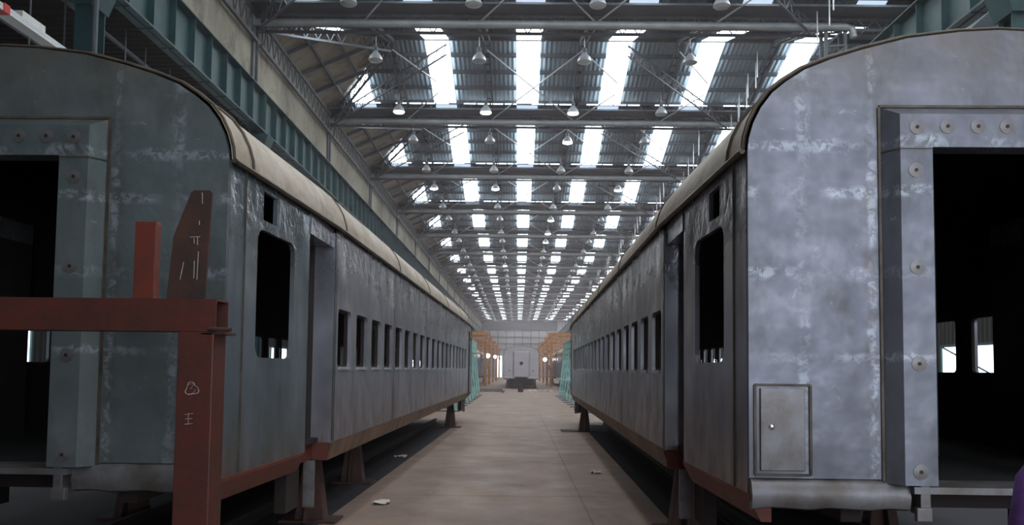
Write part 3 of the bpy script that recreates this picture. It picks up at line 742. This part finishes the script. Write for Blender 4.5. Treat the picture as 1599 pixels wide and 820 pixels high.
# ------------------------------------------------------------------ foreground red frame with offcuts
f = thing('steel_portal', 'red oxide painted square tube frame standing in the left foreground', 'frame', (0, 4.0, 0))
px = lambda x, Y=4.0: (x-810)/F_PX*Y
pz = lambda y, Y=4.0: EYE-(y-577)/F_PX*Y
MB().box(px(276), px(333), 0, .17, 0, pz(523)).build('post', M['redpost'], f, bevel=.008)
zt, zb, xe = pz(472), pz(523), px(335)
b = MB(); tk = .008; x0 = -4.3
b.box(x0, xe, 0, tk, zb, zt); b.box(x0, xe, .17-tk, .17, zb, zt); b.box(x0, xe, tk, .17-tk, zt-tk, zt); b.box(x0, xe, tk, .17-tk, zb, zb+tk)
b.build('cross_beam', M['redpost'], f)
MB().box(x0+.05, x0+.22, 0, .17, 0, zb).build('post', M['redpost'], f, bevel=.008)
MB().box(xe-.07, xe+.045, .0, .17, zb-.014, zb-.002).build('end_flange', M['rust'], f)
MB().tube([(xe-.03, -.012, zb+.012), (xe+.08, -.012, zb+.008)], .010, 8).build('bolt', M['rust'], f)
def scrawl(name, pts, r, par): return MB().tube(pts, r, 5).build(name, M['chalk'], par)
def pp(x, y): return (px(x), -.001, pz(y))
ch = []
for i in range(22):
    a = i*.55; rr = 10+2.5*math.sin(i*1.7); ch.append(pp(301+rr*math.cos(a), 613+rr*.95*math.sin(a)))
scrawl('chalk_mark', ch, .0012, f)
scrawl('chalk_mark', [pp(297, 606), pp(305, 604), pp(299, 613), pp(307, 614), pp(301, 622)], .0012, f)
scrawl('chalk_mark', [pp(291, 653), pp(304, 651)], .001, f); scrawl('chalk_mark', [pp(297, 651), pp(297, 668), pp(291, 668), pp(304, 667)], .001, f); scrawl('chalk_mark', [pp(292, 660), pp(303, 659)], .001, f)
zt2 = zt+.001
pl = MB().box(px(195), px(229), .05, .11, zt2, pz(347)).build('steel_offcut', M['red'], None, bevel=.004); pl.location.y = 4.0
tag(pl, 'short narrow red painted offcut standing upright on the red beam', 'steel offcut', 'offcuts standing on the beam')
poly = [(px(x), pz(y)) for x, y in ((249, 471.6), (257, 370), (268, 340), (283, 299), (288, 296), (314, 296), (317, 300), (310, 471.6))]
pl = MB().prism(poly, lambda u, v, w: (u, .05+w, v), .015).build('steel_plate', M['rust']); pl.location.y = 4.0
tag(pl, 'tall dark rusty tapered plate standing upright on the red beam', 'steel plate', 'offcuts standing on the beam')
for (a, b2) in (((298, 345), (298, 352)), ((296, 372), (296, 384)), ((290, 374), (291, 382)), ((298, 395), (297, 440)), ((292, 410), (292, 438)), ((275, 412), (270, 440)), ((284, 372), (300, 371)), ((301, 300), (302, 318))):
    scrawl('scratch', [(px(a[0]), .048, pz(a[1])), (px(b2[0]), .048, pz(b2[1]))], .0018, pl)

# ------------------------------------------------------------------ lighting rail at the upper left
r = thing('lighting_trunking', 'white lighting trunking with boxes running above the left coach roof', 'trunking', (-6.85, 0, -.1))
MB().box(-.09, .09, 7.0, 14.0, 6.40, 6.43).build('trunking_base', M['white'], r)
for x in (-.09, .07): MB().box(x, x+.02, 7.0, 14.0, 6.43, 6.49).build('trunking_edge', M['rod'], r)
for y in (7.6, 9.3, 11.0): MB().box(-.07, .07, y, y+.55, 6.49, 6.60).build('control_box', M['white'], r, bevel=.01)
MB().box(-.1, .1, 10.55, 10.68, 6.39, 6.505).build('red_tape', M['redtape'], r)
for y in (7.9, 10.4, 13.4): MB().tube([(-.2, y, 0), (-.2, y, 10)], .05, 8).build('support_pole', M['truss'], r)
for y in (7.9, 10.4, 13.4): MB().bar((-.2, y, 6.38), (.1, y, 6.38), .05).build('support_arm', M['truss'], r)
# right-hand light pole and brace among the roof steel
d = MB(); d.bar((9.45, 19.5, 8.6), (13.2, 20.5, 11.9), .32, .4); tag(d.build('diagonal_brace', M['purlin']), 'heavy dark diagonal brace above the right coach roof', 'brace')

# ------------------------------------------------------------------ middle distance
def jig(X, lab, s):
    t = thing('jig_frame', lab, 'jig frame', (X, 0, 0), 0, 'turquoise jig frames')
    y0, y1 = 33.0, 54.0
    MB().box(-.04, .04, y0, y1, 2.75, 3.35).build('top_panel', M['tealpale'], t)
    for z in (2.72, 3.0, 3.37): MB().box(-.07, .07, y0, y1, z-.04, z+.04).build('rail', M['tealpale'], t)
    n = 9
    for i in range(n):
        y = y0+.3+(y1-y0-.6)*i/(n-1)
        MB().bar((0, y, 2.7), (s*.28, y-.05, .04), .09, .12).build('leg', M['tealpale'], t)
        MB().bar((0, y, 2.3), (-s*.45, y+.1, .04), .04, .06).build('leg', M['tealpale'], t)
        MB().box(-.55, .45, y-.09, y+.09, 0, .04).build('foot', M['truss'], t)
    MB().box(-.5, -.42, y0, y1, 1.1, 1.2).build('rail', M['tealpale'], t)
    return t
jig(-2.75, 'turquoise ribbed steel jig frame beyond the left coach', 1)
jig(2.95, 'turquoise ribbed steel jig frame mostly hidden beyond the right coach', -1)

gt0 = None
for s, word in ((-1, 'left'), (1, 'right')):
    for i, y in enumerate((82, 94, 108, 124, 142)):
        t = thing('gantry', 'orange portal gantry over the %s track, %s in its row from the camera' % (word, ORD[i]), 'gantry', (0, y, 0), 0, 'orange gantries')
        xi, xo = s*3.25, s*7.1
        for x in (xi, xo): MB().box(x-.12, x+.12, -.15, .15, 0, 5.0).build('leg', M['orange'], t)
        MB().box(min(xi, xo)-.3, max(xi, xo)+.3, -.2, .2, 5.0, 5.35).build('top_beam', M['orange'], t)
        MB().box(min(xi, xo), max(xi, xo), -.08, .08, 4.2, 4.38).build('cross_beam', M['orange'], t)
        MB().bar((xi, 0, 4.2), (xi+s*1.2, 0, 5.0), .12).build('knee_brace', M['orange'], t)
        MB().bar((xi, .2, 3.6), (xi, 8.5, 3.6), .1, .25).build('side_rail', M['orange'], t)
        MB().bar((xi, .2, 5.1), (xi, 8.5, 5.1), .12, .25).build('side_rail', M['orange'], t)
for i, (x, y, z, lab) in enumerate(((-3.05, 83.5, 3.05, 'large bright work light on the nearest left orange gantry leg'), (-3.0, 107.6, 3.3, 'small bright work light on a farther left orange gantry leg'),
                                 (3.0, 93.6, 2.85, 'bright work light on the second right orange gantry leg'))):
    t = thing('work_light', lab, 'lamp', (x, y, z), 0, 'work lights on the gantries')
    r = MB(); r.lathe([(.24, 0), (.24, .10), (.12, .26)], (0, 0, 0), 16); bmesh.ops.rotate(r.bm, verts=r.bm.verts, cent=(0, 0, 0), matrix=Matrix.Rotation(-PI/2, 3, 'X')); r.build('lamp_shade', M['lamp'], t, smooth=True)
    r = MB(); r.lathe([(.21, -.02), (.21, -.001)], (0, 0, 0), 16); bmesh.ops.rotate(r.bm, verts=r.bm.verts, cent=(0, 0, 0), matrix=Matrix.Rotation(-PI/2, 3, 'X')); r.build('lamp_glass', M['lamplit'], t)
    MB().bar((0, .15, 0), (math.copysign(.3, x), .45, 0), .05).build('bracket', M['truss'], t)
# floor clutter in front of the distant coach
t = thing('floor_frame', 'pale flat steel frame lying on the floor left of the distant coach', 'steel frame', (-2.0, 63, 0))
for a, b in (((-1, -2), (.9, -2)), ((.9, -2), (.9, 2)), ((.9, 2), (-1, 2)), ((-1, 2), (-1, -2))): MB().bar((a[0], a[1], .12), (b[0], b[1], .12), .14, .14).build('frame_bar', M['trim'], t)
for x, y in ((-1, -2), (.9, -2), (.9, 2), (-1, 2)): MB().box(x-.08, x+.08, y-.08, y+.08, 0, .05).build('foot', M['under'], t)
b = MB().box(-.2, .2, -.2, .2, 0, .55).build('bollard', M['under'], None, bevel=.03); b.location = (.2, 63, 0); tag(b, 'short dark stump standing on the floor before the distant coach', 'bollard')
for i in range(7):
    w = MB(); n = 7; R = [[(rr*.16*(1+.35*math.sin(k*2.3+i))*math.cos(2*PI*k/n), rr*.4*math.sin(2*PI*k/n)*.5, z) for k in range(n)] for rr, z in ((1, 0), (1, .05), (.6, .1))]
    w.loft(R); o = w.build('rubble_piece', M['paper']); o.location = (.9+i*.42, 65+.4*math.sin(i*2), 0); o.rotation_euler.z = i
    tag(o, 'pale rubble lump in the scatter before the distant coach, %s from the left' % ORD[i], 'rubble', 'rubble before the distant coach')
gq = MB(); gq.bar((-1.1, 0, .35), (1.3, 0, .35), .12, .1); gq = None
# crumpled paper scraps
def scrap(x, y, w, l, seed, lab):
    rnd = random.Random(seed); m = MB(); n = 7; V = [[None]*(n) for _ in range(n)]; top = []
    for i in range(n):
        for j in range(n):
            u, v = i/(n-1)-.5, j/(n-1)-.5
            k = 1-.35*rnd.random()*(abs(u)+abs(v))
            V[i][j] = m.bm.verts.new((u*w*k, v*l*k, .006+.035*rnd.random()))
    for i in range(n-1):
        for j in range(n-1): m.bm.faces.new([V[i][j], V[i+1][j], V[i+1][j+1], V[i][j+1]])
    o = m.build('paper_scrap', M['paper']); sm = o.modifiers.new('thick', 'SOLIDIFY'); sm.thickness = .003
    o.location = (x, y, 0); tag(o, lab, 'paper scrap', 'paper scraps on the floor')
def fl_at(x, y):
    Y = F_PX*EYE/(y-577); return (x-810)/F_PX*Y, Y
for x, y, w, l, sd, lab in ((602, 786, .22, .3, 1, 'crumpled pale scrap on the floor beside the near left stands'), (932, 736, .2, .22, 2, 'small pale scrap on the floor near the right coach'), (629, 715, .25, .3, 3, 'dull pale scrap on the shaded floor beside the left coach')):
    a = fl_at(x, y); scrap(a[0], a[1], w, l, sd, lab)

# ------------------------------------------------------------------ person at the right edge
def person():
    t = thing('person', 'person in loose purple clothing standing at the right edge', 'person', (2.0, 3.02, 0), math.radians(20))
    me = bpy.data.meshes.new('body'); V = []; E = []; R = []
    def v(p, r, par=None):
        V.append(p); R.append(r); i = len(V)-1
        if par is not None: E.append((par, i))
        return i
    pel = v((0, 0, .92), .13); w = v((0, 0, 1.08), .115, pel); chs = v((0, 0, 1.28), .13, w); nk = v((0, 0, 1.43), .05, chs); hb = v((0, .0, 1.5), .055, nk)
    h1 = v((0, -.02, 1.57), .085, hb); h2 = v((0, -.015, 1.65), .075, h1)
    nose = v((0, -.115, 1.57), .012, h1)
    for s in (-1, 1):
        sh = v((s*.16, 0, 1.37), .055, chs); el = v((s*.21, .02, 1.1), .04, sh); wr = v((s*.22, -.04, .86), .027, el); pm = v((s*.22, -.05, .79), .032, wr)
        for k, (dy, l) in enumerate(((-.03, .075), (-.01, .085), (.01, .08), (.03, .06))):
            a = v((s*.22, -.05+dy, .75), .009, pm); b = v((s*.215, -.055+dy, .75-l*.5), .008, a); v((s*.205, -.06+dy, .75-l), .007, b)
        a = v((s*.215, -.085, .80), .011, pm); v((s*.21, -.10, .76), .009, a)
        hp = v((s*.09, 0, .85), .095, pel); kn = v((s*.1, -.01, .48), .055, hp); an = v((s*.1, .02, .09), .036, kn); v((s*.11, -.14, .04), .03, an)
    me.from_pydata(V, E, []); me.materials.append(M['skin'])
    o = bpy.data.objects.new('body', me); COL.objects.link(o); o.parent = t
    sk = o.modifiers.new('skin', 'SKIN'); sk.use_smooth_shade = True
    for i, r in enumerate(R): me.skin_vertices[0].data[i].radius = (r, r)
    me.skin_vertices[0].data[0].use_root = True
    sb = o.modifiers.new('sub', 'SUBSURF'); sb.levels = 1; sb.render_levels = 2
    n = 24; R = []
    for z, rx, ry in ((1.44, .07, .07), (1.41, .15, .10), (1.33, .195, .135), (1.15, .185, .15), (.95, .20, .17), (.7, .24, .2), (.5, .27, .23)):
        R.append([(rx*math.cos(2*PI*k/n)*(1+.04*math.sin(6*2*PI*k/n)*(1.45-z)), ry*math.sin(2*PI*k/n)*(1+.05*math.sin(7*2*PI*k/n)*(1.45-z)), z) for k in range(n)])
    g = MB(); g.loft(R, False); k = g.build('long_tunic', M['purple'], t, smooth=True)
    for s in (-1, 1):
        MB().tube([(s*.13, 0, 1.38), (s*.185, .0, 1.33), (s*.215, .02, 1.12), (s*.225, -.02, .95)], [.065, .072, .07, .072], 12).build('sleeve', M['purple'], t, smooth=True)
        MB().tube([(s*.09, 0, .9), (s*.1, -.01, .48), (s*.1, .02, .12)], [.11, .09, .075], 12).build('trouser_leg', M['trouser'], t, smooth=True)
    bm = bmesh.new(); bmesh.ops.create_uvsphere(bm, u_segments=16, v_segments=10, radius=.105)
    for vv in list(bm.verts):
        if vv.co.z < -.02 and vv.co.y < .02: bm.verts.remove(vv)
    mm = bpy.data.meshes.new('hair'); bm.to_mesh(mm); bm.free(); mm.materials.append(M['hair']); ho = bpy.data.objects.new('hair', mm); COL.objects.link(ho); ho.parent = t; ho.location = (0, .015, 1.635)
    for s in (-1, 1):
        e = MB(); e.lathe([(.003, -.008), (.009, -.004), (.009, .004), (.003, .008)], (s*.032, -.098, 1.60), 10); e.build('eye', M['black'], t)
    MB().tube([(-.022, -.103, 1.535), (0, -.108, 1.532), (.022, -.103, 1.535)], .005, 6).build('mouth', M['red'], t)
person()
